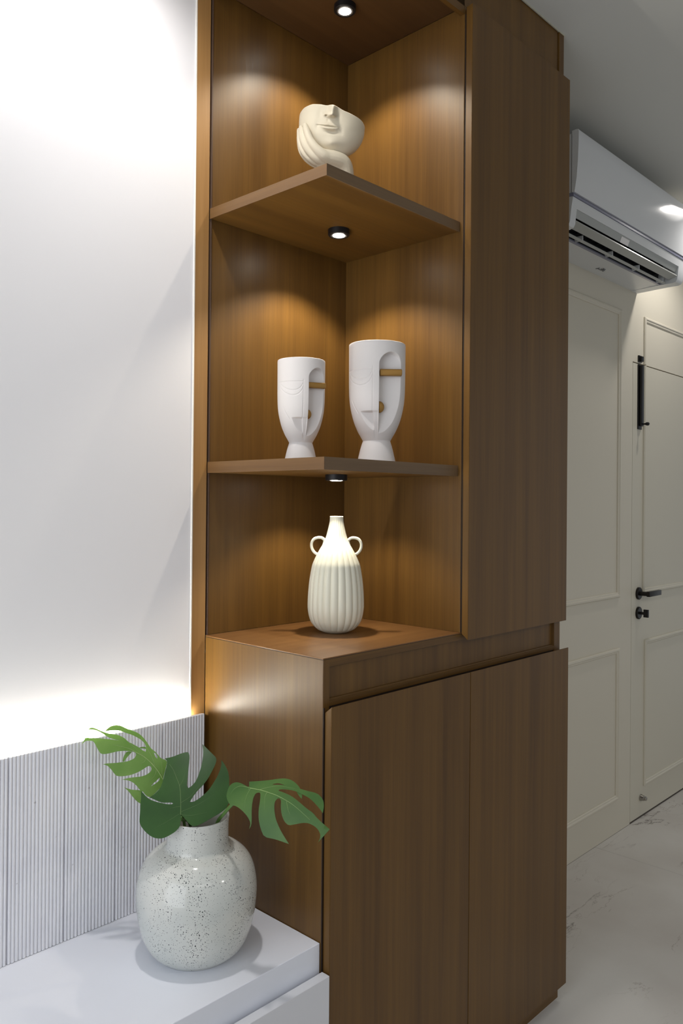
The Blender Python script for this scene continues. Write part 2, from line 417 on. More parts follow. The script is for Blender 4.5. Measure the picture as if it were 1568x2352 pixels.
fix_normals(smooth_angle(st.build('door_stopper', CHROME, door, label='small brushed nickel door stopper')))

# ------------------------------------------------------------------ base cabinet
D = YW
cb = thing('base_cabinet', (.46, .19, 0), 'waist-high walnut base cabinet with two plain doors under the open corner shelves', 'cabinet')
side = MB().box(0, .018, -.0001, D-.0005, 0, 1.0470, bev=.0008)
side.build('side_panel', WOOD, cb)
box('side_panel', (.900, .918, .0005, D-.0005, 0, 1.0440), WOOD, cb, bev=.0008)
box('back_panel', (.018, .900, D-.008, D-.0005, .06, 1.044), WOOD, cb)
box('bottom_panel', (.018, .900, .004, D-.008, .05, .065), WOOD_X, cb)
box('countertop_joint', (.0003, .9, .0003, D-.001, 1.0469, 1.0482), WOOD_DARK, cb)
box('countertop', (.0, .918, -.0002, D-.0005, 1.0480, 1.0505), wood('walnut_top_veneer', 'x', (.155, .068, .021, 1), (.26, .128, .043, 1), .36), cb, bev=.0007)
# face frame round the recessed frieze
box('top_rail', (.0135, .905, 0, .018, 1.0322, 1.0472), WOOD_X, cb, bev=.0006)
box('stile', (.0004, .0135, -.0006, .018, .06, 1.0472), WOOD, cb, bev=.0006)
box('stile', (.888, .918, -.0004, .018, .06, 1.0472), WOOD, cb, bev=.0006)
box('frieze_panel', (.0135, .888, .0075, .014, .955, 1.033), WOOD, cb)
fl = MB().extrude_x([(.0075, .9700), (.0035, .9695), (.0018, .9672), (0, .9660), (0, .9560), (.0075, .9560)], .0135, .888)
fix_normals(fl.build('frieze_bead', WOOD_X, cb))
box('inner_rail', (.0135, .888, .003, .018, .94, .956), WOOD_DARK, cb)
box('plinth', (.0, .920, -.001, .020, 0, .0555), WOOD_X, cb)
def door_leaf(name, x0, x1, z0, z1, mt, parent, bevel_top=0, bevel_bot=0, yf=-.0205, yb=-.0030):
    pr = [(yb, z0+bevel_bot), (yf, z0), (yf, z1), (yb, z1-bevel_top)]
    o = fix_normals(MB().extrude_x(pr, x0, x1).build(name, mt, parent))
    bm = bmesh.new(); bm.from_mesh(o.data); bmesh.ops.bevel(bm, geom=bm.edges[:], offset=.0007, segments=2, affect='EDGES'); bm.to_mesh(o.data); bm.free()
    return o
door_leaf('door', .0035, .4635, .0425, .9600, WOOD, cb, .014, .006)
door_leaf('door', .4650, .930, .0425, .9600, WOOD, cb, .014, .006)
box('dark_reveal', (-.0002, .0034, -.0026, -.0008, .06, .955), WOOD_DARK, cb)

# ------------------------------------------------------------------ tall cabinet
tcab = thing('tall_cabinet', (.68, .19, 1.0505), 'full-height walnut wall cabinet with one long overhanging door', 'cabinet')
X0, X1 = .449, .917
box('side_panel', (X0, X0+.018, .0, D+.0014, 1.0505, 2.5118), WOOD, tcab, bev=.0006)
box('side_panel', (X1-.018, X1, .0, D-.0005, 1.0505, ZC-.001), WOOD, tcab, bev=.0006)
box('back_panel', (X0+.018, X1-.018, D-.008, D-.0005, 1.0505, ZC-.001), WOOD, tcab)
box('bottom_panel', (X0+.018, X1-.018, .002, D-.008, 1.0507, 1.066), WOOD_X, tcab)
door_leaf('door', .4515, .9165, 1.0345, 2.5130, WOOD, tcab, .003, .0135)
box('fascia_panel', (X0+.0182, .8885, .003, .016, 2.30, ZC-.001), WOOD, tcab)
box('fascia_groove', (.8885, .8925, .008, .016, 2.30, ZC-.001), WOOD_DARK, tcab)
box('stile', (.8925, .9175, -.0006, .016, 2.30, ZC-.001), WOOD, tcab, bev=.0008)
box('scribe_bead', (-.001, .920, -.0022, -.0002, ZC-.003, ZC-.0006), simple('paint_bead', srgb(196, 192, 170), .6), tcab)
box('inner_shadow_gap', (X0+.003, .4512, -.0028, -.0002, 1.052, 2.494), WOOD_DARK, tcab)

# ------------------------------------------------------------------ open corner shelves
sh = thing('corner_shelves', (.22, .19, 1.0505), 'open walnut corner shelving with a front post and two thick shelves', 'shelf')
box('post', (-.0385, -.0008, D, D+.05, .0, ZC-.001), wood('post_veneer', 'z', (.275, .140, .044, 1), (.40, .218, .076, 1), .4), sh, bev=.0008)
box('joint_groove', (-.0006, .0042, D+.006, D+.02, 1.051, 2.50), WOOD_DARK, sh)
box('back_panel', (.0062, .4668, D+.0015, D+.012, 1.0506, 2.512), WOOD, sh)
box('corner_bead', (.0032, .0062, D-.0012, D+.012, 1.0506, 2.50), wood('bead_wood', 'z', (.06, .035, .022, 1), (.10, .06, .04, 1), .4), sh, bev=.0006)
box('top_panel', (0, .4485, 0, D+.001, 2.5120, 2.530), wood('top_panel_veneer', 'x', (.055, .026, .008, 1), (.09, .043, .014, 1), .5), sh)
box('fascia', (-.0005, .4668, .0, .012, 2.5125, ZC-.001), WOOD_X, sh)
box('top_front_lip', (-.0004, .4483, .0004, .0118, 2.4935, 2.5124), WOOD_X, sh)
box('fascia', (-.0005, .0115, .012, D-.001, 2.4935, ZC-.001), WOOD_Y, sh)
for z0, z1 in ((1.4152, 1.4387), (1.9870, 2.0085)):
    sf = MB().prism([(.0032, D+.001), (.0072, .0115), (.4482, .0115), (.4482, D+.001)], z0, z1).build('shelf', WOOD_X, sh)
    b1 = MB().prism([(.0008, D-.0002), (.0068, .0089), (.0070, .0114), (.0034, D-.0002)], z0-.0006, z1+.0006).build('edge_band', BAND, sf)
    b2 = MB().prism([(.0071, .0088), (.4482, .0088), (.4482, .0115), (.0072, .0115)], z0-.0008, z1+.0008).build('edge_band', BAND_X, sf)
    fix_normals(b1); fix_normals(b2)

# ------------------------------------------------------------------ downlights
def puck(x, y, z, label, energy, cone=122):
    t = thing('puck_light', (x, y, z-.014), label, 'light')
    ring = MB().lathe([(.019, .002), (.019, 0), (.0235, -.0001), (.0255, .0015), (.0255, .0138), (.0001, .0138)], (x, y, z-.014), 48)
    fix_normals(smooth_angle(ring.build('housing', BLACKM, t)))
    MB().lathe([(.0001, 0), (.0185, 0)], (x, y, z-.0135), 32).build('rim', simple('puck_reflector', (.35, .34, .33, 1), .3, metal=.6), t)
    MB().lathe([(.0001, -.0018), (.0105, -.0014), (.0145, 0)], (x, y, z-.0136), 24).build('led', BULB, t)
    lamp('SPOT', 'puck_beam', (x, y, z-.017), energy, (1.0, .89, .72), (0, 0, 0), t, spot_size=math.radians(cone), spot_blend=.45, shadow_soft_size=.010)
    return t
puck(.2568, .2033, 2.512, 'round puck light under the top panel, above the half-face planter', 14.5)
puck(.2507, .2107, 1.987, 'round puck light under the upper shelf, above the two white face vases', 15.0)
puck(.2374, .1994, 1.4152, 'black-rimmed puck light under the lower shelf, above the ribbed cream vase', 5.8)
# ceiling downlights
def downlight(x, y, r, label, energy, mt, cone=150, blend=.6, col=(1, .96, .92)):
    t = thing('ceiling_downlight', (x, y, ZC-.012), label, 'light')
    ring = MB().lathe([(r*.88, 0), (r, 0), (r*1.06, .004), (r*1.06, .0118), (r*.88, .0118)], (x, y, ZC-.012), 48)
    fix_normals(smooth_angle(ring.build('trim_ring', ACW, t)))
    fix_normals(MB().lathe([(.0001, .001), (r*.88, .001)], (x, y, ZC-.012), 48).build('diffuser', mt, t))
    lamp('SPOT', 'downlight_beam', (x, y, ZC-.016), energy, col, (0, 0, 0), t, spot_size=math.radians(cone), spot_blend=blend, shadow_soft_size=r*.8)
    return t
downlight(2.42, .02, .062, 'round white ceiling downlight in front of the air conditioner', 19, BULB_C)
downlight(-.34, .10, .05, 'round white ceiling downlight washing the bare white wall', 36, BULB_C, 140, .8)

# ------------------------------------------------------------------ ribbed tile panel, led strip, ledge
YR = .350
panel = thing('ribbed_wall_panel', (-.6, YR+.008, .507), 'pale grey vertically ribbed stone tile panel behind the ledge', 'wall panel')
TW = .1095
def rib_tile():
    v = []; f = []; NR = 15; pitch = TW/NR; seg = 8
    prof = [(0.0007, .0085)]
    for r in range(NR):
        x0 = r*pitch+.0004
        for k in range(seg+1):
            a = math.pi*k/seg; w = pitch-.0008 if 0 < r < NR-1 else pitch-.0018
            prof.append((x0+(.0012 if r == 0 else .0002)+w*(1-math.cos(a))/2, .0042-.0030*math.sin(a)**.8))
    prof.append((TW-.0007, .0085))
    n = len(prof)
    for z in (0, .375): v += [(p[0], p[1], z) for p in prof]+[(prof[-1][0], .0089, z), (prof[0][0], .0089, z)]
    m_ = n+2
    for i in range(m_): f.append((i, (i+1) % m_, m_+(i+1) % m_, m_+i))
    f += [tuple(range(m_, 2*m_))]
    return v, f
tv, tf = rib_tile()
t0 = None
for k in range(14):
    x = -.0145-TW*(k+1)
    if t0 is None:
        t0 = fix_normals(mkobj('ribbed_tile', [(p[0]+x, p[1]+YR, p[2]+.5063) for p in tv], tf, RIB, panel, origin=(x, YR, .5063)))
    else:
        c = t0.copy(); COL.objects.link(c); c.location.x = x-panel.location.x
box('backing_board', (-.0145-TW*14, -.016, YR+.009, YR+.0135, .5063, .8806), LAMI, panel)
led = thing('led_strip', (-.7, YR+.018, .872), 'glowing warm white led strip tucked behind the top of the ribbed panel', 'light strip')
box('channel', (-1.54, -.016, YR+.0136, YR+.0225, .866, .8754), ACF, led)
box('led_tape', (-1.54, -.045, YR+.0142, YR+.0218, .8755, .8800), LEDM, led)

ledge = thing('white_ledge', (-.8, .17, 0), 'long glossy white quartz-topped ledge unit with a white drawer front', 'cabinet')
box('top_slab', (-1.62, -.0012, .0012, D-.0008, .437, .5055), QUARTZ, ledge, bev=.0012)
box('body', (-1.60, -.004, .006, D-.004, .10, .4368), LAMI, ledge)
box('plinth', (-1.58, -.01, .04, D-.01, 0, .10), LAMI, ledge)
box('drawer_front', (-.86, -.0016, -.0262, -.0062, .12, .4540), LAMI, ledge, bev=.0010)
box('drawer_front', (-1.61, -.864, -.0262, -.0062, .12, .4540), LAMI, ledge, bev=.0010)
box('drawer_runner', (-1.58, -.01, -.0062, .0062, .14, .4325), LAMI, ledge)

# ------------------------------------------------------------------ speckled vase
vc = (-.1783, .1519, .5062)
prof_pts = [(.0001, 0), (.066, 0), (.074, .002), (.088, .013), (.100, .036), (.1085, .068), (.1122, .100), (.1120, .126), (.1065, .152), (.096, .172), (.080, .1865), (.068, .1915), (.0605, .195), (.0578, .201), (.0572, .215), (.0573, .235), (.0584, .248), (.0582, .2515), (.0556, .2515), (.0545, .247), (.0535, .21), (.056, .19), (.085, .178), (.104, .13), (.104, .09), (.09, .03), (.066, .010), (.0001, .008)]
def spline(pts, k=5):
    out = []
    P = [Vector((a, b, 0)) for a, b in pts]
    for i in range(len(P)-1):
        p0, p1, p2, p3 = P[max(0, i-1)], P[i], P[i+1], P[min(len(P)-1, i+2)]
        for j in range(k):
            t = j/k
            q = .5*((2*p1)+(p2-p0)*t+(2*p0-5*p1+4*p2-p3)*t*t+(3*p1-p0-3*p2+p3)*t**3)
            out.append((max(.0001, q.x), q.y))
    out.append(pts[-1]); return out
sv = thing('speckled_vase', vc, 'large round glossy off-white vase speckled with dark dots on the white ledge', 'vase')
pr = spline(prof_pts[:18], 5)
def lobes(i, a):   # body is slightly dented by hand, the neck is round
    z = pr[min(i, len(pr)-1)][1]
    wgt = max(0, min(1, (.185-z)/.05))*max(0, min(1, z/.04))
    return 1+wgt*.010*math.sin(2*a+1.0)+wgt*.006*math.sin(3*a)
fix_normals(MB().lathe(pr, vc, 128, scallop=lobes).build('body', SPECK, sv, True))
fix_normals(MB().lathe(prof_pts[17:], vc, 96).build('inner_wall', VASE_IN, sv, True))

# ------------------------------------------------------------------ monstera leaves
LEAF_SHAPES = {'A':{'O':[-0.2307,0.1321,0.7775],'U':[0.7264,-0.6872,0.009],'V':[0.4372,0.4722,0.7654],'N':[-0.5302,-0.5521,0.6435],'polys':[[(-13,-26),(3,-125),(-8,-211),(-81,-294),(-175,-351),(-258,-390),(-343,-401),(-432,-388),(-511,-353),(-608,-281),(-696,-190),(-749,-101),(-760,-13),(-764,113),(-779,241),(-781,357),(-798,483),(-745,432),(-677,361),(-592,303),(-482,258),(-376,230),(-284,206),(-194,200),(-168,215),(-198,234),(-287,235),(-364,236),(-445,266),(-541,313),(-621,351),(-539,404),(-447,503),(-406,647),(-392,809),(-367,988),(-381,1052),(-421,1101),(-283,1122),(-156,1177),(-40,1212),(16,1214),(48,1130),(51,960),(49,780),(52,618),(56,538),(83,498),(143,537),(212,630),(257,780),(289,932),(301,1102),(295,1245),(263,1384),(364,1290),(465,1191),(543,1115),(565,1052),(537,938),(488,811),(427,673),(347,551),(254,444),(187,340),(132,237),(196,236),(292,295),(387,380),(469,474),(536,595),(604,733),(646,873),(662,971),(649,1065),(702,1001),(761,906),(798,825),(822,717),(832,582),(847,449),(851,306),(841,221),(796,129),(701,43),(593,-24),(474,-101),(355,-170),(271,-204),(195,-186),(127,-127),(72,-65),(31,-24),(3,5)]],'holes':[],'veins':[[(-12,5),(-23,162),(-47,356),(-82,540),(-158,703),(-241,871),(-319,972)],[(-27,156),(-125,146),(-224,124)],[(-3,61),(155,128),(324,211),(564,384)],[(3,1),(217,-4),(463,48)],[(-25,226),(124,327),(216,444),(295,564),(406,782)],[(-79,547),(-25,673),(-16,781)],[(-31,24),(-202,-83),(-452,-218)]]},'B':{'O':[-0.208,0.2239,0.8105],'U':[0.9269,-0.3753,0.0101],'V':[0.1048,0.2844,0.953],'N':[-0.3605,-0.8822,0.3029],'polys':[[(-274,-252),(-197,-213),(-89,-129),(-20,-49),(12,92),(49,200),(102,340),(77,389),(-15,429),(-77,523),(-130,587),(-190,641),(-244,751),(-314,864),(-399,956),(-509,1016),(-619,1076),(-706,1134),(-795,1159),(-887,1153),(-959,1117),(-1026,1061),(-918,1065),(-805,1058),(-693,1021),(-628,984),(-517,935),(-408,864),(-333,797),(-287,722),(-279,652),(-293,590),(-349,620),(-413,686),(-510,755),(-597,812),(-731,850),(-843,880),(-953,906),(-1086,938),(-1229,959),(-1339,985),(-1394,986),(-1394,952),(-1456,874),(-1375,929),(-1310,923),(-1239,907),(-1195,813),(-1157,717),(-1117,654),(-1040,640),(-928,648),(-814,662),(-679,656),(-544,628),(-478,591),(-477,540),(-521,489),(-626,457),(-739,455),(-873,456),(-1006,468),(-1095,463),(-1009,424),(-947,344),(-896,259),(-854,215),(-755,196),(-609,198),(-482,226),(-376,267),(-281,317),(-223,315),(-206,267),(-224,214),(-303,168),(-396,147),(-555,152),(-668,151),(-764,136),(-669,118),(-571,66),(-496,-16),(-444,-101),(-388,-131),(-346,-203)],[(-1328,1139),(-1258,1171),(-1182,1144),(-1107,1094),(-1021,1049),(-901,999),(-789,971),(-681,909),(-592,808),(-687,831),(-842,888),(-951,936),(-1036,1004),(-1120,1073),(-1218,1120)],[(-726,-6),(-677,-30),(-589,-69),(-455,-91),(-388,-131),(-414,-342),(-448,-337),(-509,-289),(-594,-178),(-646,-94)],[(-732,471),(-703,558),(-646,635),(-578,634),(-539,622),(-643,527),(-705,456)],[(-413,678),(-343,692),(-274,676),(-268,641),(-357,661)]],'holes':[[(-235,-53),(-153,-20),(-80,26),(-59,79),(-89,66),(-126,32),(-186,-4)],[(-139,554),(-100,526),(-78,477),(-85,433),(-117,471)]],'veins':[[(2,26),(-91,207),(-218,382),(-346,512),(-477,602),(-586,679),(-740,744),(-894,797)],[(-596,806),(-493,690),(-346,523)],[(-137,292),(-185,491),(-254,637),(-331,820),(-491,967)],[(-18,74),(-3,309),(-18,418)],[(-304,461),(-332,408),(-414,379)],[(-119,222),(-167,116),(-300,23)]]},'C':{'O':[-0.16,0.0216,0.8376],'U':[0.3338,-0.9426,0.0058],'V':[0.4989,0.1819,0.8473],'N':[-0.7998,-0.28,0.531],'polys':[[(-42,0),(51,62),(224,115),(403,113),(613,144),(760,149),(910,135),(1058,122),(1242,118),(1339,64),(1387,8),(1414,-78),(1418,-187),(1341,-119),(1225,-38),(1113,19),(961,57),(823,83),(692,79),(563,60),(549,31),(649,21),(805,-12),(935,-67),(1130,-167),(1252,-214),(1335,-280),(1442,-340),(1583,-411),(1504,-532),(1423,-649),(1446,-586),(1443,-526),(1397,-461),(1321,-415),(1205,-388),(1098,-406),(993,-447),(868,-492),(778,-443),(705,-342),(661,-221),(643,-120),(605,-89),(563,-100),(528,-166),(553,-292),(616,-434),(717,-567),(807,-661),(926,-773),(825,-762),(678,-746),(457,-748),(366,-627),(297,-488),(261,-340),(251,-185),(224,-62),(183,-55),(128,-84),(105,-167),(114,-285),(139,-411),(169,-521),(178,-608),(152,-668),(159,-573),(79,-484),(-35,-411),(-145,-363),(-233,-342),(-333,-343),(-414,-267),(-455,-192),(-453,-69),(-412,12),(-325,54),(-223,51),(-133,28)],[(-67,100),(92,130),(298,178),(466,230),(578,259),(697,262),(795,231),(884,178),(943,121),(992,36),(997,-27),(945,7),(878,69),(855,125),(612,149),(502,164),(406,130),(332,67),(-38,12)]],'holes':[],'veins':[[(-7,-9),(201,-12),(361,-27),(519,-48),(679,-87),(838,-138),(999,-212),(1222,-334)],[(11,-13),(-25,-106),(-41,-216),(-17,-357)],[(-8,-6),(-205,-2),(-318,-65),(-369,-167)],[(346,-29),(326,-120),(372,-322)],[(745,-115),(806,-247),(858,-315)],[(199,-5),(336,54),(548,112),(843,116)]]}}

def make_leaf(key, label, leafm, veinm, stem_pts, stem_r, cup, veinr=.0007):
    L = LEAF_SHAPES[key]; O, Uu, Vv, Nn = (Vector(L[k]) for k in 'OUVN')
    def P(u, v, w=0): return O+Uu*u+Vv*v+Nn*(cup(u, v)+w)
    t = thing('monstera_leaf', O, label, 'leaf', 'monstera leaves in the speckled vase')
    V = []; Fc = []
    for pi_, poly in enumerate(L['polys']):
        pts = [(a/1e4, b/1e4) for a, b in poly]
        # smooth the outline by one Chaikin step that keeps sharp tips
        sm = []
        n = len(pts)
        for i in range(n):
            a, b, c = Vector(pts[i-1]), Vector(pts[i]), Vector(pts[(i+1) % n])
            d1, d2 = (b-a), (c-b)
            ang = d1.angle(d2, 0) if d1.length > 1e-6 and d2.length > 1e-6 else 0
            if ang > math.radians(75): sm.append(b)
            else: sm += [b.lerp(a, .22), b.lerp(c, .22)]
        holes = [[Vector((a/1e4, b/1e4)) for a, b in h_] for h_ in L['holes']] if pi_ == 0 else []
        verts = list(sm); faces = [list(range(len(sm)))]
        edges = [(i, (i+1) % len(sm)) for i in range(len(sm))]
        for h_ in holes:
            k0 = len(verts); verts += h_; edges += [(k0+i, k0+(i+1) % len(h_)) for i in range(len(h_))]
        us = [p[0] for p in sm]; vs = [p[1] for p in sm]; g = .0055
        def inside(q, poly_):
            r = False; m_ = len(poly_)
            for i in range(m_):
                a, b = poly_[i], poly_[(i+1) % m_]
                if (a[1] > q[1]) != (b[1] > q[1]) and q[0] < (b[0]-a[0])*(q[1]-a[1])/(b[1]-a[1])+a[0]: r = not r
            return r
        x = min(us)
        while x < max(us):
            y = min(vs)
            while y < max(vs):
                q = (x+random.uniform(-1, 1)*.001, y+random.uniform(-1, 1)*.001)
                if inside(q, sm) and not any(inside(q, h_) for h_ in holes):
                    if min((Vector(q)-Vector(e)).length for e in sm) > .0028: verts.append(Vector(q))
                y += g
            x += g
        rv, re_, rf, *_ = delaunay_2d_cdt([Vector(p) for p in verts], edges, [], 0, 1e-6)
        keep = []
        for fc in rf:
            cx = sum(rv[i][0] for i in fc)/len(fc); cy = sum(rv[i][1] for i in fc)/len(fc)
            if inside((cx, cy), sm) and not any(inside((cx, cy), h_) for h_ in holes): keep.append(fc)
        n0 = len(V)
        V += [P(q[0], q[1], -.0012*pi_) for q in rv]; Fc += [[i+n0 for i in fc] for fc in keep]
    used = sorted({i for fc in Fc for i in fc}); remap = {a: b for b, a in enumerate(used)}
    V = [V[i] for i in used]; Fc = [[remap[i] for i in fc] for fc in Fc]
    nn = len(V); ed = {}
    for fc in Fc:
        for a, b in zip(fc, fc[1:]+fc[:1]): ed[(a, b)] = ed.get((a, b), 0)+1
    bnd = [(a, b) for (a, b) in ed if (b, a) not in ed]
    V2 = V+[p-Nn*.0006 for p in V]
    F2 = [tuple(fc) for fc in Fc]+[tuple(i+nn for i in fc[::-1]) for fc in Fc]+[(b, a, a+nn, b+nn) for a, b in bnd]
    bl = fix_normals(mkobj('blade', V2, F2, leafm, t, True, origin=O)); smooth_angle(bl, 60)
    vb = MB()
    for i, vn in enumerate(L['veins']):
        pts = [(a/1e4, b/1e4) for a, b in vn]
        fine = spline([(1+a, b) for a, b in pts], 6); fine = [(a-1, b) for a, b in fine]
        m_ = len(fine); r0 = veinr*(1.2 if i == 0 else .5)
        vb.tube([P(a, b, .0001) for a, b in fine], [r0*(1-.75*k/(m_-1)) for k in range(m_)], 6)
    fix_normals(vb.build('veins', veinm, bl, True, origin=O))
    sp = spline3([Vector(p) for p in stem_pts], 6)
    m_ = len(sp)
    fix_normals(MB().tube(sp, [stem_r*(1.15-.35*k/(m_-1)) for k in range(m_)], 10).build('stem', STEM, t, True, origin=O))
    return t
def spline3(P, k):
    out = []
    for i in range(len(P)-1):
        p0, p1, p2, p3 = P[max(0, i-1)], P[i], P[i+1], P[min(len(P)-1, i+2)]
        for j in range(k):
            q = j/k
            out.append(.5*((2*p1)+(p2-p0)*q+(2*p0-5*p1+4*p2-p3)*q*q+(3*p1-p0-3*p2+p3)*q**3))
    out.append(P[-1]); return out
bz = vc[2]
OA, OB, OC = (Vector(LEAF_SHAPES[k]['O']) for k in 'ABC')
make_leaf('A', 'broad dark green monstera leaf facing forward over the rim of the speckled vase', LEAF_D, VEIN,
          [(-.19, .17, bz+.02), (-.185, .165, bz+.15), (-.192, .158, bz+.235), OA-Vector((-.006, -.006, .012)), OA-Vector((.0, .0, .002))], .0030, lambda u, v: -1.2*u*u-.4*v*v)
make_leaf('B', 'pale green backlit monstera leaf reaching furthest left towards the bare wall', LEAF_L, VEIN_L,
          [(-.17, .18, bz+.02), (-.175, .19, bz+.15), (-.185, .195, bz+.25), OB-Vector((-.004, .002, .012)), OB-Vector((.0, .0, .002))], .0028, lambda u, v: -1.5*v*v-.5*u*u, .0010)
make_leaf('C', 'mid green drooping monstera leaf stretching in front of the walnut cabinet', LEAF_M, VEIN_L,
          [(-.18, .15, bz+.02), (-.172, .135, bz+.16), (-.1643, .1137, .7457), (-.1669, .0872, .7755), (-.1697, .061, .7993), (-.166, .040, .818), OC-Vector((.0, -.001, .003))], .0034, lambda u, v: -1.6*v*v-.8*u*u)

# ------------------------------------------------------------------ ribbed cream vase with two ring handles
hc = (.2449, .2044, 1.0510)
k_ = 1.009e-3
hp = [(0.01, 0), (24, 0), (33, 2.5), (45, 9), (56, 22), (61.5, 36), (64, 49), (65, 62), (64.2, 88), (62, 115), (59.3, 134), (55.7, 154), (51, 167), (45, 180), (38, 193), (30.5, 206), (25, 219), (21.4, 232), (18.3, 245), (15.9, 258), (15.5, 268.5)]
pr2 = spline([(a*k_, b*k_*.985) for a, b in hp], 5)
NF = 22
def flute(i, a):
    z = pr2[min(i, len(pr2)-1)][1]; s_ = abs(math.sin(NF*a/2))**.75
    d = .052 if z < .17 else max(.035, .052-(z-.17)*.25)
    return 1-d*(1-s_)*min(1, .15+z/.02)
hv = thing('handled_vase', hc, 'cream ribbed bottle vase with two ring handles standing on the cabinet top', 'vase')
fix_normals(smooth_angle(MB().lathe(pr2, hc, NF*14, scallop=flute).build('body', CREAMC, hv), 50))
tp = pr2[-1]
fix_normals(MB().lathe([(tp[0]*.97, tp[1]), (tp[0]*.93, tp[1]+.0012), (tp[0]*.80, tp[1]+.0008), (tp[0]*.74, tp[1]-.004), (tp[0]*.74, tp[1]-.05)], hc, 64).build('lip', CREAMC, hv, True))
def hpt(cx, cy):   # photo crop units of the vase's own front view -> its upright plane
    dx = (cx-615)/7.5875*k_; dz = (2100-cy)/7.5875*k_*.985
    return Vector((hc[0], hc[1], hc[2]))+Vector((R_.x, R_.y, 0)).normalized()*dx+Vector((0, 0, dz))
for sx in (1, -1):
    f_ = lambda x: 615+sx*(x-615)
    pts = spline3([hpt(f_(a), b) for a, b in ((442, 545), (412, 482), (358, 440), (290, 436), (225, 462), (186, 525), (184, 600), (212, 668), (270, 722), (345, 722), (400, 700))], 6)
    m_ = len(pts)
    hd_ = fix_normals(MB().tube(pts, [.0034]*m_, 12).build('handle', CREAMC, hv, True))
    pts = spline3([hpt(f_(a), b) for a, b in ((408, 486), (398, 535), (378, 585))], 5)
    fix_normals(MB().tube(pts, [.0034-.0012*k/10 for k in range(len(pts))], 10).build('handle_curl', CREAMC, hd_, True))

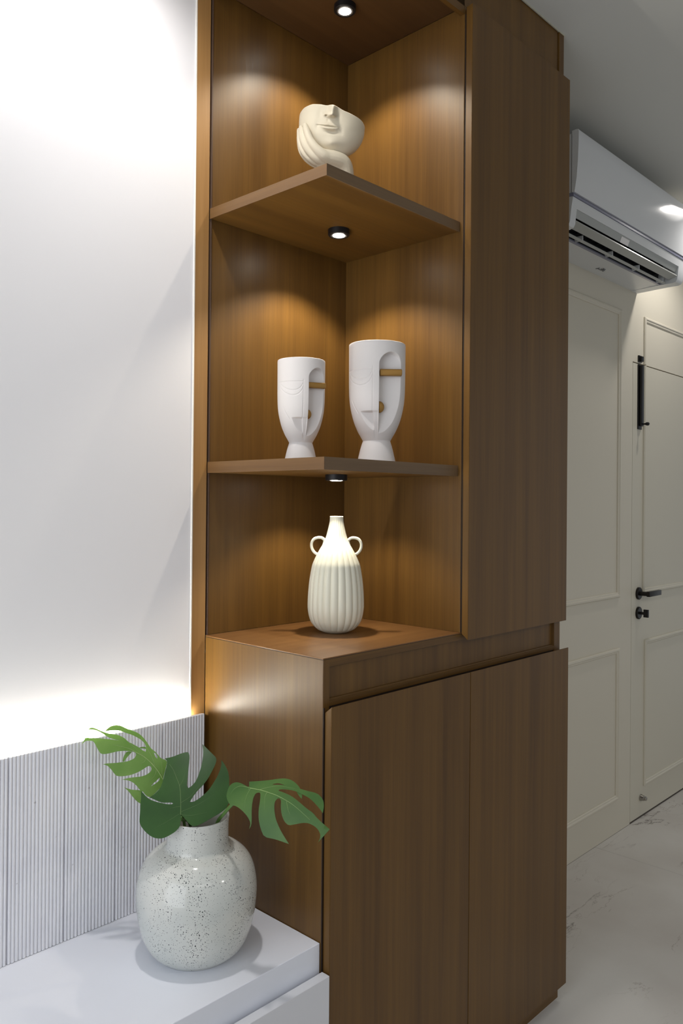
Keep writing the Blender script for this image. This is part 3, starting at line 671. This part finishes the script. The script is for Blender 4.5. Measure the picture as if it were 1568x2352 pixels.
# ------------------------------------------------------------------ white face vases
FP = [(.69, 0), (.685, .004), (.655, .037), (.625, .066), (.583, .110), (.53, .155), (.49, .186), (.497, .194), (.58, .230), (.668, .267), (.80, .341), (.888, .415), (.949, .489), (.98, .563), (.992, .650), (.997, .80), (1.0, .96), (1.0, .985), (.993, 1.0)]
def face_vase(c, Rr, H, phi0, label, group):
    t = thing('face_vase', c, label, 'vase', group)
    zs = [0]; n = 230
    ph = np.array([p[1] for p in FP]); pr_ = np.array([p[0] for p in FP])
    fine = spline([(a, b) for a, b in FP], 10); fz = np.array([q[1] for q in fine]); fr = np.array([q[0] for q in fine])
    hs = np.concatenate([np.linspace(0, .18, 14)[:-1], np.linspace(.18, .2, 8)[:-1], np.linspace(.2, 1.0, 250)])
    rs = np.interp(hs, fz, fr)
    cd_ = CAM-Vector(c); az = math.atan2(cd_.y, cd_.x)
    # azimuths, denser over the face; x grows towards the viewer's right
    a1 = np.linspace(-math.pi/2, math.pi/2, 300); a2 = np.linspace(math.pi/2, 3*math.pi/2, 60)[1:-1]
    al = np.concatenate([a1, a2])
    A, Hh = np.meshgrid(al, hs); Rn = np.interp(Hh, fz, fr)
    x = Rn*np.sin(A-phi0); front = (np.cos(A-phi0) > 0.02)
    h = (Hh-.19)/.81*1.0      # 0 at the waist, 1 at the rim
    sm = lambda v, w=.018: 1/(1+np.exp(-np.clip(v/w*4, -40, 40)))
    # right half: a flat plane chiselled back behind the nose under an arched eye socket
    ca = np.cos(A-phi0); xp = .62*np.tan(np.clip(A-phi0, -1.4, 1.4))
    flat = .62/np.maximum(ca, .05)
    xm = .5*(x+xp)
    arch = sm(1-((xm-.40)/.40)**2-((h-.735)/.150)**2, .05)*sm(h-.735, .006)
    lower = sm(.738-h, .006)
    m_ = np.clip(arch+lower, 0, 1)*sm(A-phi0-.02, .012)*sm(h-.0, .012)
    cut = np.minimum(flat-Rn, 0)
    off = m_*cut
    # left: chin set back under the cheek plate, with the nose ridge running down to the neck
    flat2 = .650/np.maximum(ca, .05)
    chin = sm(-.215+.12*np.clip(1-h/.28, 0, 1)-x, .014)*sm(.283-h, .008)*sm(h-.0, .012)
    off += chin*np.minimum(flat2-Rn, 0)
    nose = sm(-.012-x, .014)*sm(x+.215-.12*np.clip(1-h/.28, 0, 1), .014)*sm(.283-h, .012)*sm(h-.0, .012)
    off += -nose*.035*np.clip(h/.15, 0, 1)
    def groove(d, w=.010): return np.exp(-(d/w)**2)
    # engraved lines
    g = 0
    g = g+groove(x+.216)*sm(h-.27, .01)*sm(.74-h, .01)
    ex, ey, ew = -.60, .715, .37
    inw = sm(ew-np.abs(x-ex), .03)
    g = g+groove(h-ey, .006)*inw
    g = g+groove(h-(ey-.105*np.sqrt(np.clip(1-((x-ex)/ew)**2, 0, 1))), .007)*inw
    g = g+groove(h-(ey-.03-.135*np.sqrt(np.clip(1-((x-ex)/(ew*1.03))**2, 0, 1))), .007)*inw
    lbe = -np.interp(h, [.27, .30, .36, .42], [.68, .74, .84, .90])
    g = g+.8*groove(x-lbe, .012)*sm(h-.27, .01)*sm(.42-h, .02)
    off += -.017*g
    off = off*front
    RR = (Rn+off)*Rr
    X = c[0]+RR*np.cos(az+A); Y = c[1]+RR*np.sin(az+A); Z = c[2]+Hh*H
    V = np.stack([X, Y, Z], -1).reshape(-1, 3); m2 = len(al); rows = len(hs)
    idx = np.arange(rows*m2).reshape(rows, m2); nx = np.roll(idx, -1, 1)
    F = np.stack([idx[:-1], nx[:-1], nx[1:], idx[1:]], -1).reshape(-1, 4).tolist()
    F.append(idx[0][::-1].tolist())
    fix_normals(mkobj('body', V, F, BISQUE, t, True, origin=c))
    fix_normals(MB().lathe([(.99*Rr, H*.9999), (.975*Rr, H*1.003), (.945*Rr, H*1.002), (.935*Rr, H*.99), (.925*Rr, H*.935), (.60*Rr, H*.915), (.555*Rr, H*.88), (.50*Rr, H*.5), (.30*Rr, H*.30), (.0001, H*.29)], c, 96).build('rim', BISQUE, t, True))
    # gilded eye bar and lips, straight pieces set against the flat cut
    fa = az+phi0; fn = Vector((math.cos(fa), math.sin(fa), 0)); fr_ = Vector((-math.sin(fa), math.cos(fa), 0))
    def pt(xn, dn, hn): return Vector((c[0], c[1], c[2]+(.19+.81*hn)*H))+fn*dn*Rr+fr_*xn*Rr
    eb = MB(); eb.box(-.385, .385, -.115, .115, -.033, .033, bev=.022, seg=4)
    hb = .683
    vv = [pt(.425+p[0], .715+p[1], hb+p[2]) for p in eb.v]
    fix_normals(smooth_angle(mkobj('eye_bar', vv, eb.f, GOLD, t, label='gilded horizontal eye bar'), 50))
    vv = []; ff = []; hl = .330; ns, nt_ = 12, 20
    for i in range(ns+1):
        th = math.pi/2*i/ns
        for k in range(nt_):
            b_ = k*math.tau/nt_; q = max(.02, math.cos(th))
            vv.append(pt(.018+.185*math.sin(th), .76+.075*q*math.cos(b_), hl+.060*q*math.sin(b_)))
    for i in range(ns):
        for k in range(nt_): ff.append((i*nt_+k, i*nt_+(k+1) % nt_, (i+1)*nt_+(k+1) % nt_, (i+1)*nt_+k))
    ff += [tuple(range(nt_)), tuple(range(ns*nt_, (ns+1)*nt_))]
    fix_normals(mkobj('lips', vv, ff, GOLD, t, True, label='gilded half lips'))
    return t
ZS = 1.4397
face_vase((.1299, .2059, ZS), .0528, .2235, math.radians(18), 'smaller white abstract face vase with a gilded eye bar on the lower shelf', 'white face vases on the lower shelf')
face_vase((.2762, .1109, ZS), .0640, .2680, math.radians(4), 'taller white abstract face vase with a gilded eye bar, nearer the tall cabinet', 'white face vases on the lower shelf')

# ------------------------------------------------------------------ half-face planter held by a hand
mc = Vector((.2122, .2011, 2.0097))       # foot, on the upper shelf
mk = thing('half_face_planter', mc, 'beige half-face planter with nose and lips, cradled by a sculpted hand', 'planter')
u_ = 1.84/F_PX/5.6                          # metres per drawing unit
Rh = Vector((R_.x, R_.y, 0)).normalized(); Fh = Vector((F_.x, F_.y, 0)).normalized(); ZUP = Vector((0, 0, 1))
MO = Vector((.2122, .2011, 2.1833))        # the point that sits at (784, 672) of the drawing
def mp(x, y, z):
    q = MO+Rh*((x-784)*u_)+ZUP*((672-y)*u_)
    return q+(CAM-q).normalized()*(z*u_)
def face_mesh():
    nA, nT = 260, 190; Vv = []; Ff = []
    rim_a = np.radians([-180, -135, -110, -90, -60, -40, -20, -8, 0, 8, 20, 40, 60, 80, 100, 135, 180])
    rim_y = np.array([560, 500, 430, 372, 262, 222, 226, 243, 222, 240, 296, 352, 412, 492, 560, 600, 560])
    al = np.linspace(-math.pi, math.pi, nA, endpoint=False)
    top = np.interp(al, rim_a, rim_y)
    for _ in range(10): top = (np.roll(top, 1)+top*2+np.roll(top, -1))/4
    G = lambda X, Y, x0, y0, sx, sy, th=0: np.exp(-(((X-x0)*math.cos(th)+(Y-y0)*math.sin(th))/sx)**2-((-(X-x0)*math.sin(th)+(Y-y0)*math.cos(th))/sy)**2)
    rows = []
    for j in range(nT+1):
        t = j/nT
        y = 930+(top-930)*(t**.55 if False else 1-(1-t)**1.0)
        yy = y
        tt = np.where(yy > 500, np.sqrt(np.clip(1-((yy-500)/432)**2.0, 0, 1)), 1-.07*((500-yy)/280)**2)
        cx = 788+np.clip((yy-560)/370, 0, 1)*40*1.0
        rx = np.where(np.sin(al) > 0, 430, 418)
        X = cx+rx*tt*np.sin(al); Z = 330*tt*np.cos(al)
        fr = np.clip(np.cos(al)*1.6, 0, 1)
        # a slightly flatter face front
        b = 0*X
        # nose: a ridge from the broken edge to the tip, wings and nostril
        ridge = 122*G(X, yy, 800, 300, 40, 150, .10)*(1/(1+np.exp((yy-385)/9)))
        b += ridge+46*G(X, yy, 762, 350, 60, 32)*(1/(1+np.exp((yy-392)/7)))
        b += -46*G(X, yy, 720, 362, 13, 10)-36*G(X, yy, 792, 372, 15, 9)
        b += 26*G(X, yy, 700, 352, 18, 22)+22*G(X, yy, 838, 362, 20, 22)
        # philtrum and lips, tilted with the head
        lx = X-745; ly = yy-(500+.13*(X-745))
        b += -10*G(X, yy, 742, 420, 14, 26)
        b += 30*np.exp(-(np.abs(lx)/104)**2.6)*np.exp(-((ly+17+5*np.exp(-(lx/15)**2)-4*(lx/100)**2)/14)**2)
        b += 38*np.exp(-(np.abs(lx-14)/92)**2.6)*np.exp(-((ly-28+8*((lx-14)/92)**2)/20)**2)
        b += -18*np.exp(-(np.abs(lx)/128)**4)*np.exp(-((ly-2)/6)**2)
        b += -9*G(X, yy, 618, 492, 15, 14)-9*G(X, yy, 884, 536, 15, 14)
        b += -20*np.exp(-((lx-40)/90)**2)*np.exp(-((ly-78)/22)**2)
        b += 26*G(X, yy, 790, 715, 90, 62)
        b += -14*G(X, yy, 610, 500, 36, 60)-14*G(X, yy, 905, 560, 36, 60)
        b += 16*G(X, yy, 520, 400, 100, 120)+16*G(X, yy, 1010, 470, 100, 110)
        b += -12*G(X, yy, 650, 330, 40, 70)-14*G(X, yy, 880, 360, 34, 60)
        Z = Z+b*fr
        rows.append((X, yy, Z))
    pts = [mp(float(rows[j][0][i]), float(rows[j][1][i]), float(rows[j][2][i])) for j in range(nT+1) for i in range(nA)]
    for j in range(nT):
        for i in range(nA): Ff.append((j*nA+i, j*nA+(i+1) % nA, (j+1)*nA+(i+1) % nA, (j+1)*nA+i))
    Ff.append(tuple(range(nA))[::-1])
    # inner bowl: rim lip and inside wall
    base = (nT)*nA; off = len(pts); K = 7
    for k in range(1, K+1):
        s = k/K
        for i in range(nA):
            X, Y, Z = (float(rows[nT][q][i]) for q in range(3))
            if k == 1: q = mp(786+(X-786)*.985, Y-3, Z*.985)
            elif k == 2: q = mp(786+(X-786)*.955, Y-1, (Z if Z < 250 else 250+(Z-250)*.5)*.955)
            else:
                d = (k-2)/(K-2); q = mp(786+(X-786)*(.95-.35*d*d), Y+(800-Y)*d, min(Z, 300)*(.93-.33*d*d))
            pts.append(q)
        a0 = base if k == 1 else off+(k-2)*nA; b0 = off+(k-1)*nA
        for i in range(nA): Ff.append((a0+i, a0+(i+1) % nA, b0+(i+1) % nA, b0+i))
    Ff.append(tuple(range(off+(K-1)*nA, off+K*nA)))
    return pts, Ff
fp, ff = face_mesh()
fix_normals(mkobj('face', fp, ff, STONE, mk, True, origin=mc))
# the hand and forearm: tapered chains fused by a voxel remesh
def chain(mb, pts, rads, n=16, k=5):
    P = [Vector((p[0], p[1], p[2])) for p in pts]
    S_ = spline3(P, k); rr = []
    for i in range(len(P)-1):
        for j in range(k): rr.append(rads[i]+(rads[i+1]-rads[i])*j/k)
    rr.append(rads[-1])
    # rounded ends
    a, b = S_[0], S_[1]; d = (a-b).normalized()
    S2 = [a+d*rr[0]*.95, a+d*rr[0]*.7, a+d*rr[0]*.3]+S_; R2 = [rr[0]*.25, rr[0]*.70, rr[0]*.95]+rr
    a, b = S_[-1], S_[-2]; d = (a-b).normalized()
    S2 += [a+d*rr[-1]*.3, a+d*rr[-1]*.7, a+d*rr[-1]*.95]; R2 += [rr[-1]*.95, rr[-1]*.70, rr[-1]*.25]
    mb.tube([mp(p.x, p.y, p.z) for p in S2], [r*u_ for r in R2], n)
hd = MB()
chain(hd, [(452, 500, 215), (474, 575, 262), (520, 690, 290), (590, 790, 300), (680, 880, 270), (760, 930, 210)], [34, 46, 50, 58, 80, 92])
chain(hd, [(398, 530, 150), (415, 640, 215), (452, 750, 250), (520, 850, 255), (620, 920, 235), (720, 950, 190)], [32, 42, 44, 48, 70, 90])
chain(hd, [(372, 560, 95), (382, 690, 150), (412, 800, 190), (480, 895, 200), (590, 955, 190), (700, 975, 160)], [30, 36, 39, 42, 60, 85])
chain(hd, [(366, 650, 40), (388, 790, 90), (430, 880, 120), (510, 960, 130), (610, 1000, 130), (720, 1000, 120)], [26, 32, 35, 38, 52, 85])
chain(hd, [(610, 850, 250), (720, 905, 220), (840, 935, 170), (930, 985, 110), (965, 1080, 60), (960, 1200, 20), (930, 1330, 0), (905, 1450, 0), (890, 1560, 0)], [72, 100, 108, 112, 112, 118, 128, 142, 165])
chain(hd, [(700, 850, 120), (800, 880, 110), (900, 930, 90)], [90, 110, 100])
chain(hd, [(640, 960, 170), (740, 1040, 130), (850, 1150, 70), (900, 1300, 20)], [80, 105, 115, 120])
# trim under the foot
zf = mc.z
hd.v = [(p[0], p[1], max(p[2], zf)) for p in hd.v]
ho = fix_normals(hd.build('hand', STONE, mk, True, origin=mc))
rm = ho.modifiers.new('fuse', 'REMESH'); rm.mode = 'VOXEL'; rm.voxel_size = .0014; rm.use_smooth_shade = True
smo = ho.modifiers.new('soften', 'SMOOTH'); smo.factor = .5; smo.iterations = 4

# ------------------------------------------------------------------ air conditioner
AX0, AX1 = 1.30, 2.254
ac = thing('air_conditioner', (1.78, YW, 2.26), 'white split air conditioner high on the cream wall with open flaps', 'air conditioner')
body = [(YW, 2.258), (YW-.02, 2.2575), (.262, 2.2610), (.262, 2.30), (.235, 2.345), (.200, 2.345), (.190, 2.3435), (.184, 2.3425), (.179, 2.3430), (.179, 2.560), (YW, 2.560)]
fix_normals(MB().extrude_x(body, AX0+.004, AX1-.004).build('chassis', ACG, ac))
# end cheeks, which carry the curved lower front
cheek = [(YW, 2.256), (.250, 2.2590), (.200, 2.2585), (.187, 2.2620), (.181, 2.272), (.176, 2.318), (.1705, 2.352), (.182, 2.354), (.19, 2.36), (YW, 2.36)]
for a, b in ((AX0, AX0+.036), (AX1-.056, AX1)):
    fix_normals(smooth_angle(MB().extrude_x(cheek, a, b).build('end_cheek', ACG, ac), 40))
fix_normals(MB().extrude_x([(.1785, 2.3215), (.1870, 2.2985), (.1895, 2.3000), (.1840, 2.3215)], AX0+.038, AX1-.058).build('deflector', ACF, ac))
lo = [(.1755, 2.3215), (.1705, 2.352), (.182, 2.354), (.20, 2.354), (.20, 2.3215)]
fix_normals(MB().extrude_x(lo, AX0+.036, AX1-.056).build('lower_fascia', ACG, ac))
fix_normals(MB().extrude_x([(.168, 2.353), (.168, 2.3605), (.1715, 2.365), (.19, 2.366), (.19, 2.353)], AX0-.0005, AX1+.0005).build('trim_stripe', ACB, ac))
fp_ = [(.1655, 2.366), (.1585, 2.41), (.154, 2.47), (.152, 2.53), (.152, 2.560), (.1545, 2.5665), (.162, 2.5680), (.175, 2.5665), (.175, 2.366)]
fix_normals(smooth_angle(MB().extrude_x(fp_, AX0, AX1).build('front_panel', ACW, ac), 30))
box('side_plate', (AX0+.002, AX0+.006, .190, YW-.001, 2.37, 2.558), ACG, ac, bev=.001)
# outlet
box('outlet_cavity', (AX0+.036, AX1-.056, .2605, .2625, 2.2665, 2.302), ACD, ac)
fix_normals(MB().extrude_x([(.203, 2.3445), (.237, 2.3445), (.2615, 2.301), (.2615, 2.283), (.2585, 2.283), (.2585, 2.30), (.2345, 2.3405), (.203, 2.3415)], AX0+.0365, AX1-.0565).build('outlet_liner', ACD, ac))
for k in range(16):
    xk = AX0+.07+k*.051
    if xk > AX1-.08: break
    MB().prism([(xk, .225), (xk+.0015, .225), (xk+.012, .257), (xk+.0105, .257)], 2.292, 2.335).build('vane', simple('vane_%d' % k, (.02, .02, .024, 1), .5) if k == 0 else bpy.data.materials['vane_0'], ac)
def plate(y0, z0, y1, z1, th, x0, x1, name, mt):
    d = Vector((y1-y0, z1-z0)).normalized(); nrm = Vector((-d.y, d.x))*th/2
    pr_ = [(y0+nrm.x, z0+nrm.y), (y1+nrm.x, z1+nrm.y), (y1-nrm.x, z1-nrm.y), (y0-nrm.x, z0-nrm.y)]
    return fix_normals(MB().extrude_x(pr_, x0, x1).build(name, mt, ac))
plate(.181, 2.2850, .213, 2.2760, .005, AX0+.040, AX1-.060, 'upper_flap', ACF)
plate(.2250, 2.2640, .2350, 2.2600, .0018, AX0+.040, AX1-.060, 'lower_flap', ACF)
for xk in (1.47, 1.70, 1.93, 2.16):
    fix_normals(MB().prism([(xk-.002, .222), (xk+.002, .222), (xk+.002, .252), (xk-.002, .252)], 2.2605, 2.278).build('flap_bracket', ACG, ac))
fix_normals(MB().extrude_x([(.250, 2.2595), (.262, 2.2600), (.262, 2.2670), (.250, 2.2640)], AX0+.036, AX1-.056).build('outlet_lip', ACB, ac))
fix_normals(MB().extrude_x([(.1793, 2.3178), (.1866, 2.2982), (.1860, 2.2978), (.1786, 2.3176)], 1.68, 1.745).build('sticker', PAPER, ac))
for i, (x, y, w, d) in enumerate(((1.80, .33, .030, .002), (1.80, .322, .002, .016), (1.815, .322, .014, .002), (1.832, .322, .014, .003), (1.815, .314, .02, .002), (1.84, .330, .012, .002), (1.828, .318, .003, .014))):
    MB().box(x, x+w, y, y+d, 2.2562, 2.2590).build('printed_mark', INK, ac)
